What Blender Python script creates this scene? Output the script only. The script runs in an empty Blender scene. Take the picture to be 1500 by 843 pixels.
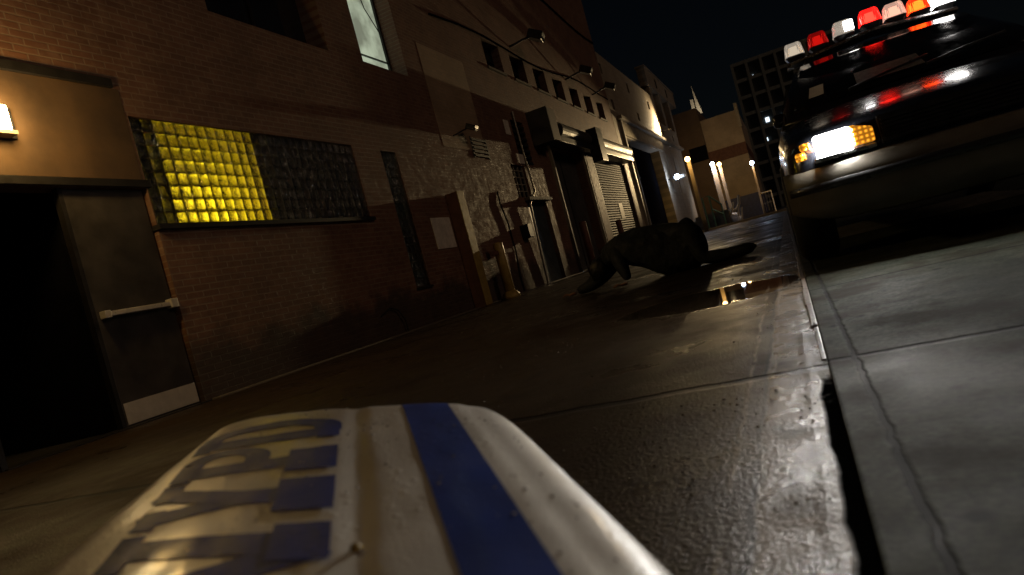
import bpy, bmesh, math, random
from mathutils import Vector, Matrix, noise as mnoise
R = math.radians
random.seed(7)
S = bpy.context.scene
COL = S.collection

# ------------------------------------------------------------------ materials
class NT:
    def __init__(self, name):
        self.m = bpy.data.materials.new(name); self.m.use_nodes = True
        self.t = self.m.node_tree; self.n = self.t.nodes; self.l = self.t.links
        self.b = self.n['Principled BSDF']
        self.b.inputs['Specular IOR Level'].default_value = .5
    def new(self, kind, **kw):
        x = self.n.new(kind)
        for k, v in kw.items():
            if hasattr(x, k): setattr(x, k, v)
            else: x.inputs[k.replace('_', ' ')].default_value = v
        return x
    def link(self, a, b): self.l.new(a, b)
    def pos(self): return self.new('ShaderNodeNewGeometry').outputs['Position']
    def noise(self, vec, scale, detail=4, rough=.6):
        x = self.new('ShaderNodeTexNoise'); x.inputs['Scale'].default_value = scale
        x.inputs['Detail'].default_value = detail; x.inputs['Roughness'].default_value = rough
        self.link(vec, x.inputs['Vector']); return x.outputs['Fac']
    def ramp(self, fac, stops):
        x = self.new('ShaderNodeValToRGB'); e = x.color_ramp.elements
        while len(e) < len(stops): e.new(.5)
        for i, (p, c) in enumerate(stops):
            e[i].position = p
            e[i].color = (c, c, c, 1) if isinstance(c, (int, float)) else (*c, 1)
        self.link(fac, x.inputs[0]); return x.outputs[0]
    def math(self, op, a, b=None, clamp=False):
        x = self.new('ShaderNodeMath', operation=op); x.use_clamp = clamp
        for i, v in enumerate((a, b)):
            if v is None: continue
            if isinstance(v, (int, float)): x.inputs[i].default_value = v
            else: self.link(v, x.inputs[i])
        return x.outputs[0]
    def mix(self, fac, a, b):
        x = self.new('ShaderNodeMix', data_type='RGBA')
        for i, v in ((0, fac), (6, a), (7, b)):
            if isinstance(v, (int, float)): x.inputs[i].default_value = v if i == 0 else (v, v, v, 1)
            elif isinstance(v, tuple): x.inputs[i].default_value = (*v, 1)
            else: self.link(v, x.inputs[i])
        return x.outputs[2]
    def bump(self, h, strength=.3, dist=.01, normal=None):
        x = self.new('ShaderNodeBump'); x.inputs['Distance'].default_value = dist
        if isinstance(strength, (int, float)): x.inputs['Strength'].default_value = strength
        else: self.link(strength, x.inputs['Strength'])
        self.link(h, x.inputs['Height'])
        if normal is not None: self.link(normal, x.inputs['Normal'])
        return x.outputs[0]
    def sep(self, v):
        x = self.new('ShaderNodeSeparateXYZ'); self.link(v, x.inputs[0]); return x.outputs
    def comb(self, a, b, c):
        x = self.new('ShaderNodeCombineXYZ')
        for i, v in enumerate((a, b, c)):
            if isinstance(v, (int, float)): x.inputs[i].default_value = v
            else: self.link(v, x.inputs[i])
        return x.outputs[0]
    def set(self, **kw):
        for k, v in kw.items():
            i = self.b.inputs[k.replace('_', ' ')]
            if isinstance(v, (int, float)): i.default_value = v
            elif isinstance(v, tuple): i.default_value = (*v, 1) if len(v) == 3 else v
            else: self.link(v, i)
        return self

def plain(name, col, rough=.6, metal=0, var=.25, scale=6, bump=.1, bscale=60, coat=0):
    t = NT(name); p = t.pos()
    f = t.noise(p, scale, 5)
    lo = tuple(c * (1 - var) for c in col); hi = tuple(min(1, c * (1 + var)) for c in col)
    t.set(Base_Color=t.ramp(f, [(.3, lo), (.7, hi)]), Metallic=metal, Coat_Weight=coat,
          Roughness=t.ramp(t.noise(p, scale * 2.3), [(.3, max(0, rough - .12)), (.7, min(1, rough + .12))]))
    if bump: t.set(Normal=t.bump(t.noise(p, bscale, 3), bump, .004))
    return t.m

def emit(name, col, strength, base=None):
    t = NT(name)
    t.set(Base_Color=base or col, Emission_Color=col, Emission_Strength=strength, Roughness=.2)
    return t.m

def brick(name, c1, c2, mortar, bw=.21, bh=.068, vert='YZ', stain=True, bstr=.45):
    t = NT(name); p = t.pos(); x, y, z = t.sep(p)
    v = t.comb(y if vert == 'YZ' else x, z, 0)
    b = t.new('ShaderNodeTexBrick'); t.link(v, b.inputs['Vector'])
    b.inputs['Scale'].default_value = 1; b.inputs['Brick Width'].default_value = bw; b.inputs['Row Height'].default_value = bh
    b.inputs['Mortar Size'].default_value = .008; b.inputs['Mortar Smooth'].default_value = .3; b.inputs['Bias'].default_value = 0
    b.inputs['Color1'].default_value = (*c1, 1); b.inputs['Color2'].default_value = (*c2, 1); b.inputs['Mortar'].default_value = (*mortar, 1)
    col = b.outputs['Color']
    n1 = t.noise(p, 1.1, 6); n2 = t.noise(p, 9, 5)
    col = t.mix(t.ramp(n1, [(.38, .0), (.62, .5)]), col, tuple(c * .45 for c in c1))
    col = t.mix(t.ramp(n2, [(.45, .0), (.75, .35)]), col, tuple(min(1, c * 1.6) for c in mortar))
    if stain:   # rising damp and dirt above the pavement, with a ragged edge
        d = t.math('ADD', z, t.math('MULTIPLY', t.noise(p, 2.2, 5), -.9))
        col = t.mix(t.ramp(d, [(.0, .75), (.25, 0)]), col, (.02, .018, .015))
    h = t.math('ADD', b.outputs['Fac'], t.math('MULTIPLY', t.noise(p, 60, 4), -.04))
    inv = t.math('SUBTRACT', 1, h)
    t.set(Base_Color=col, Roughness=t.ramp(n2, [(.3, .55), (.7, .9)]), Normal=t.bump(inv, bstr, .012))
    return t.m

M = {}
M['brick'] = brick('red_brown_brick', (.175, .08, .046), (.125, .056, .034), (.2, .135, .09))
M['infill'] = brick('pale_infill_brick', (.36, .25, .15), (.3, .21, .125), (.26, .2, .14), stain=False)
M['stone'] = brick('pale_block', (.34, .29, .21), (.3, .25, .185), (.2, .17, .13), bw=.6, bh=.22, bstr=.2)
M['stone_far'] = brick('cream_render', (.36, .29, .21), (.33, .27, .2), (.3, .25, .19), bw=1.6, bh=.8, vert='XZ', bstr=.08)
M['band'] = plain('brown_band', (.11, .05, .035), .8)
M['dark_build'] = brick('dark_brick_far', (.13, .085, .05), (.11, .07, .045), (.1, .075, .055), vert='XZ')
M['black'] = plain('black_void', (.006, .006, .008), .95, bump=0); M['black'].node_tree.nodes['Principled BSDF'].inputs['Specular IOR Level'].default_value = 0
M['iron'] = plain('dark_iron', (.025, .023, .022), .45, .5)
M['steel'] = plain('galvanised_steel', (.34, .32, .28), .4, .7)
M['roll'] = plain('dull_roll_cover', (.05, .043, .034), .5, .1, .35, 4)
M['door'] = plain('dark_painted_door', (.045, .04, .036), .45, 0, .5, 3)
M['kick'] = plain('kick_plate_metal', (.6, .56, .48), .42, .15, .12, 10)
M['bar'] = plain('push_bar_metal', (.62, .58, .5), .35, .3, .15, 12)
M['ochre'] = plain('ochre_painted_steel', (.3, .21, .055), .5, 0, .3, 8)
M['concrete_dark'] = plain('dark_concrete', (.11, .095, .075), .75)
M['paper'] = plain('white_board', (.62, .58, .5), .6, 0, .2, 9)
M['trim'] = plain('pale_trim', (.3, .27, .21), .65, 0, .15)
M['greydoor'] = plain('grey_steel_door', (.07, .068, .066), .45, .2, .4, 2)
M['bluegrey'] = plain('blue_grey_door', (.05, .06, .065), .45, 0, .35, 3)
M['rust'] = plain('rust_brown_steel', (.12, .05, .03), .7, 0, .4, 5)
M['blue_paint'] = plain('blue_painted_base', (.03, .045, .16), .5, 0, .3)
M['green_rail'] = plain('green_rail_paint', (.12, .24, .14), .4, .1)
M['white_rail'] = plain('white_rail_paint', (.6, .54, .42), .4, 0, .2)
M['tyre'] = plain('tyre_rubber', (.012, .012, .012), .6)
M['chrome'] = plain('dull_chrome', (.4, .4, .4), .25, 1, .1)
M['plastic'] = plain('black_plastic', (.02, .02, .02), .35)
M['pane_dark'] = plain('dark_window_glass', (.015, .017, .02), .12, 0, .3, 3, 0)
M['tarp_white'] = plain('bundle_white', (.55, .56, .6), .5)

def corrugated(name, col, period, axis):
    t = NT(name); p = t.pos(); s = t.sep(p)
    w = t.math('SINE', t.math('MULTIPLY', s[axis], 2 * math.pi / period))
    f = t.noise(p, 3, 5)
    t.set(Base_Color=t.ramp(f, [(.3, tuple(c * .6 for c in col)), (.7, tuple(c * 1.2 for c in col))]), Roughness=.75, Metallic=0.0, Specular_IOR_Level=.2,
          Normal=t.bump(w, .9, period * .25))
    return t.m
M['shutter'] = corrugated('ribbed_shutter', (.085, .068, .045), .09, 2)
M['corrugated'] = corrugated('corrugated_panel', (.3, .25, .18), .25, 1)

def glassblock():
    t = NT('moulded_glass'); p = t.pos()
    h = t.math('ADD', t.noise(p, 24, 2), t.math('MULTIPLY', t.noise(p, 95, 1), .4))
    t.set(Base_Color=(.93, .95, .88), Transmission_Weight=1.0, Roughness=.06, IOR=1.5, Normal=t.bump(h, .8, .022))
    return t.m
M['glass'] = glassblock()
M['mortar'] = plain('grey_mortar', (.2, .17, .1), .8)
M['yellow_wall'] = plain('yellow_room_wall', (.62, .5, .05), .8, 0, .1)
M['room_wall'] = plain('pale_room_wall', (.6, .65, .52), .8, 0, .1)

def road_mat():
    t = NT('wet_road'); p = t.pos(); x, y, z = t.sep(p)
    n1 = t.noise(p, .9, 6, .65); n2 = t.noise(p, 7, 5); n3 = t.noise(p, 75, 4, .7); n4 = t.noise(p, 120, 2)
    stretch = t.noise(t.comb(t.math('MULTIPLY', x, 5), t.math('MULTIPLY', y, .7), 0), 2.2, 5)
    # puddle: a warped ellipse by the kerb
    wob = t.math('MULTIPLY', t.math('SUBTRACT', t.noise(p, 3.1, 5), .5), 1.1)
    ex = t.math('DIVIDE', t.math('ADD', x, .52), .6); ey = t.math('DIVIDE', t.math('SUBTRACT', y, 4.05), .55)
    d = t.math('ADD', t.math('ADD', t.math('ADD', t.math('MULTIPLY', ex, ex), t.math('MULTIPLY', ey, ey)), wob), t.math('MULTIPLY', t.math('SUBTRACT', t.noise(p, 26, 4, .7), .5), .45))
    pud = t.ramp(d, [(.72, 1), (.86, 0)])
    # joints of the concrete lanes and two shallow ruts with painted wet glints
    jy = t.math('ABSOLUTE', t.math('ADD', t.math('SUBTRACT', t.math('MODULO', t.math('ADD', y, 96 - 1.83 + 1.6), 3.2), 1.6), t.math('MULTIPLY', t.math('SUBTRACT', n2, .5), .05)))
    joint = t.ramp(jy, [(.012, 1), (.03, 0)])
    xn = t.math('ADD', x, t.math('MULTIPLY', t.math('SUBTRACT', t.noise(p, 5, 3), .5), .03))
    r1 = t.ramp(t.math('ABSOLUTE', t.math('ADD', xn, .185)), [(.0, 1), (.008, 0)])
    r2 = t.ramp(t.math('ABSOLUTE', t.math('ADD', xn, .125)), [(.0, 1), (.006, 0)])
    crack = t.ramp(t.math('ABSOLUTE', t.math('SUBTRACT', t.noise(p, 1.6, 3), .5)), [(.0, 1), (.006, 0)])
    base = t.ramp(t.math('ADD', t.math('MULTIPLY', n1, .5), t.math('MULTIPLY', n2, .5)), [(.32, (.012, .0072, .0035)), (.68, (.05, .031, .016))])
    base = t.mix(t.math('MULTIPLY', n3, .35), base, (.06, .042, .025))
    gut = t.ramp(t.math('ADD', xn, .142), [(.0, 0), (.006, 1)])
    gbase = t.ramp(t.math('ADD', t.math('MULTIPLY', n2, .6), t.math('MULTIPLY', n3, .4)), [(.34, (.08, .06, .04)), (.66, (.27, .205, .14))])
    gbase = t.mix(t.ramp(t.noise(p, 3.4, 5), [(.46, 0), (.66, .8)]), gbase, (.016, .013, .01))
    base = t.mix(gut, base, gbase)
    base = t.mix(joint, base, (.006, .006, .006)); 
    base = t.mix(t.math('MULTIPLY', t.math('MAXIMUM', r1, r2), t.ramp(n2, [(.42, 0), (.56, .9)])), base, (.3, .25, .2))  # broken wet glints along the ruts, painted as pale colour
    rough = t.math('ADD', t.ramp(n1, [(.38, .16), (.62, .5)]), t.math('MULTIPLY', stretch, .16))
    gap = t.math('MULTIPLY', t.ramp(t.math('ADD', xn, .029), [(.0, 0), (.006, 1)]), t.ramp(t.math('SUBTRACT', 2.3, t.math('ADD', y, n2)), [(.0, 0), (.2, 1)]))
    base = t.mix(gap, base, (.003, .003, .003)); r3 = t.math('MULTIPLY', t.ramp(t.math('ABSOLUTE', t.math('ADD', xn, .047)), [(.0, 1), (.016, 0)]), t.ramp(n2, [(.4, .2), (.6, 1)]))
    base = t.mix(t.math('MULTIPLY', r3, .5), base, (.2, .17, .14))  # broken wet highlight along the road edge, painted into the colour
    rough = t.mix(gut, rough, t.ramp(n2, [(.4, .22), (.6, .55)]))
    groove = t.ramp(t.math('ABSOLUTE', t.math('ADD', xn, .146)), [(.0, 1), (.007, 0)]); base = t.mix(groove, base, (.006, .005, .004))
    rough = t.mix(gap, rough, .8); rough = t.mix(pud, rough, .015)
    h = t.math('ADD', t.math('ADD', t.math('MULTIPLY', n3, .9), t.math('MULTIPLY', n4, .5)), t.math('MULTIPLY', stretch, .25))
    h = t.math('ADD', h, t.math('MULTIPLY', t.math('MULTIPLY', t.math('MAXIMUM', r1, r2), t.ramp(n2, [(.48, 0), (.6, 1)])), .14))
    h = t.math('SUBTRACT', h, t.math('MULTIPLY', joint, 2.0)); h = t.math('ADD', h, t.math('SUBTRACT', t.math('MULTIPLY', r3, .5), t.math('MULTIPLY', gap, 1.5)))
    st = t.math('MULTIPLY', t.math('SUBTRACT', 1, pud), .36)
    t.set(Base_Color=base, Roughness=rough, Normal=t.bump(h, st, .02), Specular_IOR_Level=t.math('MULTIPLY', t.math('SUBTRACT', 1, gap), t.ramp(n1, [(.35, .3), (.62, .08)])))
    return t.m
M['road'] = road_mat()

def walk_mat():
    t = NT('damp_sidewalk'); p = t.pos(); x, y, z = t.sep(p)
    n1 = t.noise(p, 1.3, 6, .65); n2 = t.noise(p, 8, 6); n3 = t.noise(p, 70, 3)
    xn = t.math('ADD', x, t.math('MULTIPLY', t.math('SUBTRACT', t.noise(p, 14, 4), .5), .022))
    yn = t.math('ADD', y, t.math('MULTIPLY', t.math('SUBTRACT', t.noise(p, 9, 4), .5), .022))
    jx = t.math('ABSOLUTE', t.math('SUBTRACT', t.math('MODULO', t.math('ADD', xn, 50 * 1.5 - .066 + .75), 1.5), .75))
    jy = t.math('ABSOLUTE', t.math('SUBTRACT', t.math('MODULO', t.math('ADD', yn, 60 * 1.45 - 1.83 + .725), 1.45), .725))
    joint = t.math('MAXIMUM', t.ramp(jx, [(.004, 1), (.009, 0)]), t.ramp(jy, [(.007, 1), (.018, 0)]))
    vo = t.new('ShaderNodeTexVoronoi'); vo.inputs['Scale'].default_value = 6.5; t.link(p, vo.inputs['Vector'])
    spot = t.math('MULTIPLY', t.ramp(vo.outputs['Distance'], [(.08, 1), (.16, 0)]), t.ramp(n2, [(.42, 0), (.5, 1)]))
    base = t.ramp(t.math('ADD', t.math('ADD', t.math('MULTIPLY', n1, .3), t.math('MULTIPLY', n2, .35)), t.math('MULTIPLY', n3, .35)), [(.40, (.017, .021, .015)), (.60, (.085, .091, .068))])
    base = t.mix(t.ramp(t.noise(p, 2.6, 4), [(.48, 0), (.6, .75)]), base, (.022, .017, .009))
    base = t.mix(t.math('MAXIMUM', joint, spot), base, (.012, .012, .011))
    h = t.math('SUBTRACT', t.math('ADD', t.math('MULTIPLY', n3, .25), t.math('MULTIPLY', n2, .6)), t.math('MULTIPLY', joint, 2))
    t.set(Base_Color=base, Roughness=t.ramp(n1, [(.35, .6), (.65, .9)]), Normal=t.bump(h, .4, .006), Specular_IOR_Level=.06)
    return t.m
M['walk'] = walk_mat()
M['kerb'] = plain('wet_kerb_stone', (.22, .18, .15), .4, 0, .3, 20, .6, 90)
M['ground'] = plain('dark_ground', (.03, .028, .025), .5, 0, .3, 1, .4, 20)

def panel_mat(name, col, var, rough=.3):
    t = NT(name); p = t.pos()
    vo = t.new('ShaderNodeTexVoronoi'); vo.inputs['Scale'].default_value = 62; t.link(p, vo.inputs['Vector'])
    vo2 = t.new('ShaderNodeTexVoronoi'); vo2.inputs['Scale'].default_value = 160; t.link(p, vo2.inputs['Vector'])
    mask = t.ramp(t.noise(p, 7, 4), [(.46, 0), (.56, 1)])
    drop = t.math('MULTIPLY', t.ramp(vo.outputs['Distance'], [(.0, 1), (.32, 0)]), mask)
    fine = t.math('MULTIPLY', t.ramp(vo2.outputs['Distance'], [(.0, 1), (.35, 0)]), .35)
    h = t.math('ADD', t.math('ADD', drop, fine), t.math('MULTIPLY', t.noise(p, 9, 3), .5))
    f = t.noise(p, 5, 6)
    t.set(Base_Color=t.ramp(f, [(.3, tuple(c * (1 - var) for c in col)), (.7, col)]), Specular_IOR_Level=.4, Roughness=t.ramp(t.noise(p, 12, 4), [(.35, rough), (.7, rough + .2)]),
          Coat_Weight=.16, Coat_Roughness=.14, Normal=t.bump(h, .4, .004))
    return t.m
M['panel_white'] = panel_mat('wet_white_enamel', (.8, .75, .65), .25)
M['panel_blue'] = panel_mat('wet_blue_vinyl', (.008, .045, .32), .3, .5)
M['panel_blue'].node_tree.nodes['Principled BSDF'].inputs['Specular IOR Level'].default_value = .22; M['panel_blue'].node_tree.nodes['Principled BSDF'].inputs['Coat Weight'].default_value = .07

def paint():
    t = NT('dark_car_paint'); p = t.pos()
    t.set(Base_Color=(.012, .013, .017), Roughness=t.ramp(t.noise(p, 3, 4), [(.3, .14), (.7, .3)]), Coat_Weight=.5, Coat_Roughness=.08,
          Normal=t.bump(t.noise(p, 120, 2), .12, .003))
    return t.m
M['paint'] = paint()
M['bumper'] = plain('dark_bumper_plastic', (.10, .088, .066), .5, 0, .35, 4)
M['windshield'] = plain('wet_windshield', (.008, .009, .01), .06, 0, .2, 4, .15, 90)
M['head'] = emit('lit_headlamp', (1, .97, .92), 150)
M['amber'] = None
def amber():
    t = NT('amber_lens'); p = t.pos(); x, y, z = t.sep(p)
    gx = t.math('ABSOLUTE', t.math('SINE', t.math('MULTIPLY', x, math.pi / .024))); gz = t.math('ABSOLUTE', t.math('SINE', t.math('MULTIPLY', z, math.pi / .024)))
    c = t.math('MULTIPLY', gx, gz)
    t.set(Base_Color=(.7, .25, .02), Emission_Color=(1, .36, .02), Emission_Strength=t.math('ADD', .25, t.math('MULTIPLY', t.math('POWER', c, 2.5), 1.3)), Roughness=.15,
          Normal=t.bump(c, .7, .01))
    return t.m
M['amber'] = amber()
M['pod_white_bright'] = emit('lit_white_pod', (1, .98, .95), 8)
def lens_mat_(name, col, e, core, ce):
    t = NT(name); p = t.pos(); x, y, z = t.sep(p)
    rib = t.math('SINE', t.math('MULTIPLY', x, 2 * math.pi / .012))
    t.set(Base_Color=col, Transmission_Weight=.9, Roughness=.12, IOR=1.3, Emission_Color=col, Emission_Strength=e, Normal=t.bump(rib, .35, .003))
    M[name] = t.m; M[name + '_core'] = emit(name + '_core', core, ce, (.6, .6, .6))
lens_mat_('pod_white', (.95, .85, .72), .12, (1, .85, .65), .35)
lens_mat_('pod_clear', (.95, .62, .5), .22, (1, .5, .35), .9)
lens_mat_('pod_red_bright', (.95, .02, .015), .7, (1, .1, .06), 7)
lens_mat_('pod_red', (.8, .015, .012), .07, (1, .08, .05), .5)
lens_mat_('pod_orange', (.95, .05, .01), .5, (1, .25, .04), 7)
M['wall_lamp'] = emit('wall_lamp_glass', (1, .75, .38), 40)
M['lamp_warm'] = emit('warm_lamp_glass', (1, .62, .2), 20)
M['lamp_cool'] = emit('cool_lamp_glass', (.6, .75, 1), 28)
M['lit_win'] = emit('lit_far_window', (.75, .88, 1), 1.6)
M['coat'] = plain('wet_dark_coat', (.022, .025, .03), .7, 0, .4, 12, .5, 11)
M['coat'].node_tree.nodes['Principled BSDF'].inputs['Specular IOR Level'].default_value = .35
M['coat'].node_tree.nodes['Bump'].inputs['Distance'].default_value = .05
M['trousers'] = plain('dark_trousers', (.01, .01, .012), .6, 0, .4, 12, .5, 45)
M['skin'] = plain('skin', (.36, .18, .11), .5, 0, .12, 20, .1)
M['hair'] = plain('dark_hair', (.012, .009, .007), .5, 0, .3, 60, .6, 200)
M['boot'] = plain('black_boot', (.01, .01, .01), .35)

# ------------------------------------------------------------------ object helpers
ORG = {}
def link(name, me, mat, parent=None):
    o = bpy.data.objects.new(name, me); COL.objects.link(o)
    if mat is not None: me.materials.append(mat)
    if parent is not None:
        o.parent = parent; ORG[o] = ORG[parent]
        me.transform(Matrix.Translation(-Vector(ORG[parent])))
    else: ORG[o] = Vector((0, 0, 0))
    return o
def obj(name, bm, mat, parent=None, smooth=False):
    me = bpy.data.meshes.new(name); bmesh.ops.recalc_face_normals(bm, faces=bm.faces[:]); bm.to_mesh(me); bm.free()
    if smooth:
        for p in me.polygons: p.use_smooth = True
    return link(name, me, mat, parent)
def solo(o):
    """move a one-mesh thing's origin to its base"""
    me = o.data; xs = [v.co for v in me.vertices]
    c = Vector((sum(v.x for v in xs) / len(xs), sum(v.y for v in xs) / len(xs), min(v.z for v in xs)))
    me.transform(Matrix.Translation(-c)); o.location = c; ORG[o] = c
    return o
def tag(o, label=None, cat=None, group=None, kind=None):
    if label: o['label'] = label
    if cat: o['category'] = cat
    if group: o['group'] = group
    if kind: o['kind'] = kind
    return o
def thing(name, loc, label, cat, group=None):
    o = bpy.data.objects.new(name, None); COL.objects.link(o); o.location = loc; ORG[o] = Vector(loc); o.empty_display_size = .2
    return tag(o, label, cat, group)
def struct(name, bm, mat): return tag(obj(name, bm, mat), kind='structure')

def box(bm, x0, x1, y0, y1, z0, z1, bev=0):
    r = bmesh.ops.create_cube(bm, size=1); vs = r['verts']
    for v in vs:
        v.co = Vector(((x0 + x1) / 2 + v.co.x * (x1 - x0), (y0 + y1) / 2 + v.co.y * (y1 - y0), (z0 + z1) / 2 + v.co.z * (z1 - z0)))
    if bev:
        es = list({e for v in vs for e in v.link_edges})
        bmesh.ops.bevel(bm, geom=es, offset=bev, segments=2, affect='EDGES', profile=.6)
    return bm
def B(*a, bev=0): return box(bmesh.new(), *a, bev=bev)
def tube(bm, pts, r, seg=10, caps=True):
    pts = [Vector(p) for p in pts]; rs = r if isinstance(r, (list, tuple)) else [r] * len(pts)
    rings = []; prev = None
    for i, p in enumerate(pts):
        d = (pts[min(i + 1, len(pts) - 1)] - pts[max(i - 1, 0)]).normalized()
        a = Vector((0, 0, 1)) if abs(d.z) < .9 else Vector((1, 0, 0))
        if prev is not None: a = prev
        u = d.cross(a).normalized(); w = u.cross(d).normalized(); prev = w
        rings.append([bm.verts.new(p + (u * math.cos(2 * math.pi * k / seg) + w * math.sin(2 * math.pi * k / seg)) * rs[i]) for k in range(seg)])
    for a, b in zip(rings, rings[1:]):
        for k in range(seg): bm.faces.new((a[k], a[(k + 1) % seg], b[(k + 1) % seg], b[k]))
    if caps: bm.faces.new(rings[0][::-1]); bm.faces.new(rings[-1])
    return bm
def T(pts, r, seg=10): return tube(bmesh.new(), pts, r, seg)
def loft(sections, closed=False, caps=True):
    bm = bmesh.new(); rings = [[bm.verts.new(p) for p in s] for s in sections]
    for a, b in zip(rings, rings[1:]):
        n = len(a)
        for k in range(n if closed else n - 1): bm.faces.new((a[k], a[(k + 1) % n], b[(k + 1) % n], b[k]))
    if caps: bm.faces.new(rings[0][::-1]); bm.faces.new(rings[-1])
    return bm
def wallX(x, y0, y1, z0, z1, holes, depth=.3, thick=.4, back=True):
    """a street-facing wall (normal +X) with rectangular openings and their reveals"""
    bm = bmesh.new()
    ys = sorted({y0, y1, *[h[0] for h in holes], *[h[1] for h in holes]}); zs = sorted({z0, z1, *[h[2] for h in holes], *[h[3] for h in holes]})
    ys = [v for v in ys if y0 <= v <= y1]; zs = [v for v in zs if z0 <= v <= z1]
    V = {}
    def v(a, b, c):
        k = (round(a, 4), round(b, 4), round(c, 4))
        if k not in V: V[k] = bm.verts.new(k)
        return V[k]
    for ya, yb in zip(ys, ys[1:]):
        for za, zb in zip(zs, zs[1:]):
            cy, cz = (ya + yb) / 2, (za + zb) / 2
            if any(h[0] < cy < h[1] and h[2] < cz < h[3] for h in holes): continue
            bm.faces.new((v(x, ya, za), v(x, yb, za), v(x, yb, zb), v(x, ya, zb)))
    for h in holes:
        a, b, c, d = h[:4]; dp = h[4] if len(h) > 4 else depth
        X = x - dp
        for (p, q) in (((a, c), (b, c)), ((b, c), (b, d)), ((b, d), (a, d)), ((a, d), (a, c))):
            bm.faces.new((v(x, *p), v(x, *q), v(X, *q), v(X, *p)))
    if back:
        X = x - 9
        for q in (((x, y0, z0), (X, y0, z0), (X, y0, z1), (x, y0, z1)), ((x, y1, z0), (X, y1, z0), (X, y1, z1), (x, y1, z1)),
                  ((x, y0, z1), (x, y1, z1), (X, y1, z1), (X, y0, z1)), ((X, y0, z0), (X, y1, z0), (X, y1, z1), (X, y0, z1))):
            bm.faces.new([v(*p) for p in q])
    return bm
def light(name, kind, loc, energy, col, parent=None, **kw):
    d = bpy.data.lights.new(name, kind); d.energy = energy; d.color = col
    rot = kw.pop('aim', None)
    for k, v in kw.items(): setattr(d, k, v)
    o = bpy.data.objects.new(name, d); COL.objects.link(o); o.location = loc
    if rot is not None: o.rotation_euler = (Vector(rot) - Vector(loc)).to_track_quat('-Z', 'Y').to_euler()
    if parent is not None: o.parent = parent; o.location = Vector(loc) - ORG[parent]
    return o

# ------------------------------------------------------------------ ground
WX = -5.5
struct('ground', B(-60, 60, -20, 135, -.3, -.006), M['ground'])
bm = bmesh.new(); bmesh.ops.create_grid(bm, x_segments=1, y_segments=1, size=.5)
for v in bm.verts: v.co = Vector((-2.75 + v.co.x * 5.56, 25 + v.co.y * 72, 0))
struct('road', bm, M['road'])
struct('sidewalk', B(.004, 4.2, -10, 60, -.1, .012, bev=.006), M['walk'])
bm = bmesh.new()
for k in range(46):      # worn lip of the kerb, chipped along its length
    y = 1.9 + k * .5
    w = .016 + .01 * random.random(); up_ = .010 if k else .004
    box(bm, -w if k else -.01, .003, y, y + .495, -.08, up_, bev=.003)
struct('kerb', bm, M['kerb'])
# pale wet chips added so the road near the camera shows glints
rg = random.Random(11); gv, gf = [], []
ico = bmesh.new(); bmesh.ops.create_icosphere(ico, subdivisions=1, radius=1); ico.verts.ensure_lookup_table()
IV = [v.co.copy() for v in ico.verts]; IF = [[v.index for v in f.verts] for f in ico.faces]; ico.free()
for i in range(4200):
    y = 1.0 + 9 * rg.random() ** 1.4; x = -.03 - (.25 + .52 * y) * rg.random() ** 1.5
    if ((x + .62) / .75) ** 2 + ((y - 4.0) / .62) ** 2 < 1.0: continue
    if mnoise.noise(Vector((x * 1.7, y * 1.7, 3))) < -.12 + .25 * rg.random(): continue
    r = (.0008 + .0030 * rg.random() ** 4) * (.7 + .12 * y); rot = Matrix.Rotation(rg.random() * 6.28, 3, 'Z'); k0 = len(gv)
    for v in IV:
        w_ = rot @ Vector((v.x * 1.25, v.y, v.z * .75)); gv.append((x + w_.x * r * (.8 + .4 * rg.random()), y + w_.y * r, .0005 + max(-.0004, r * .45 + w_.z * r)))
    gf += [[k0 + a for a in f] for f in IF]
me = bpy.data.meshes.new('glint_chips'); me.from_pydata(gv, [], gf)
tag(link('glint_chips', me, plain('pale_glint_chip', (.28, .25, .21), .25, 0, .8, 160, 0)), kind='stuff')
struct('far_street', B(-20, 20, 61.0, 75, -.2, .004), M['ground'])

# ------------------------------------------------------------------ brick building
bb = thing('brick_building', (WX, 10, 0), 'long dark red brick building along the alley with glass block windows and steel doors', 'building')
holes = [(3.08, 4.92, 0, 2.16, .22),                 # double door
         (4.93, 8.64, 1.79, 2.885, .13),             # glass block window
         (9.40, 9.86, .62, 2.86, .13),               # tall glass block strip
         (6.42, 8.72, 4.33, 7.2, .35), (9.62, 11.05, 4.35, 7.2, .35),
         (13.02, 13.9, 3.02, 3.09, .03)]
upw = [15.22 + 1.76 * k for k in range(7)]
holes += [(y, y + 1.06, 5.33, 6.03, .28) for y in upw]
holes += [(15.75, 16.62, 2.98, 4.1, .2), (14.98, 15.9, 2.14, 2.94, .2), (15.42, 16.85, 0, 2.02, .2), (18.2, 21.6, 0, 3.62, .35), (22.7, 28.0, 0, 3.6, .3)]
holes = [h for h in holes if h[2] != 3.02]
obj('wall', wallX(WX, -6, 28.1, 0, 12.5, holes), M['brick'], bb)
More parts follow.
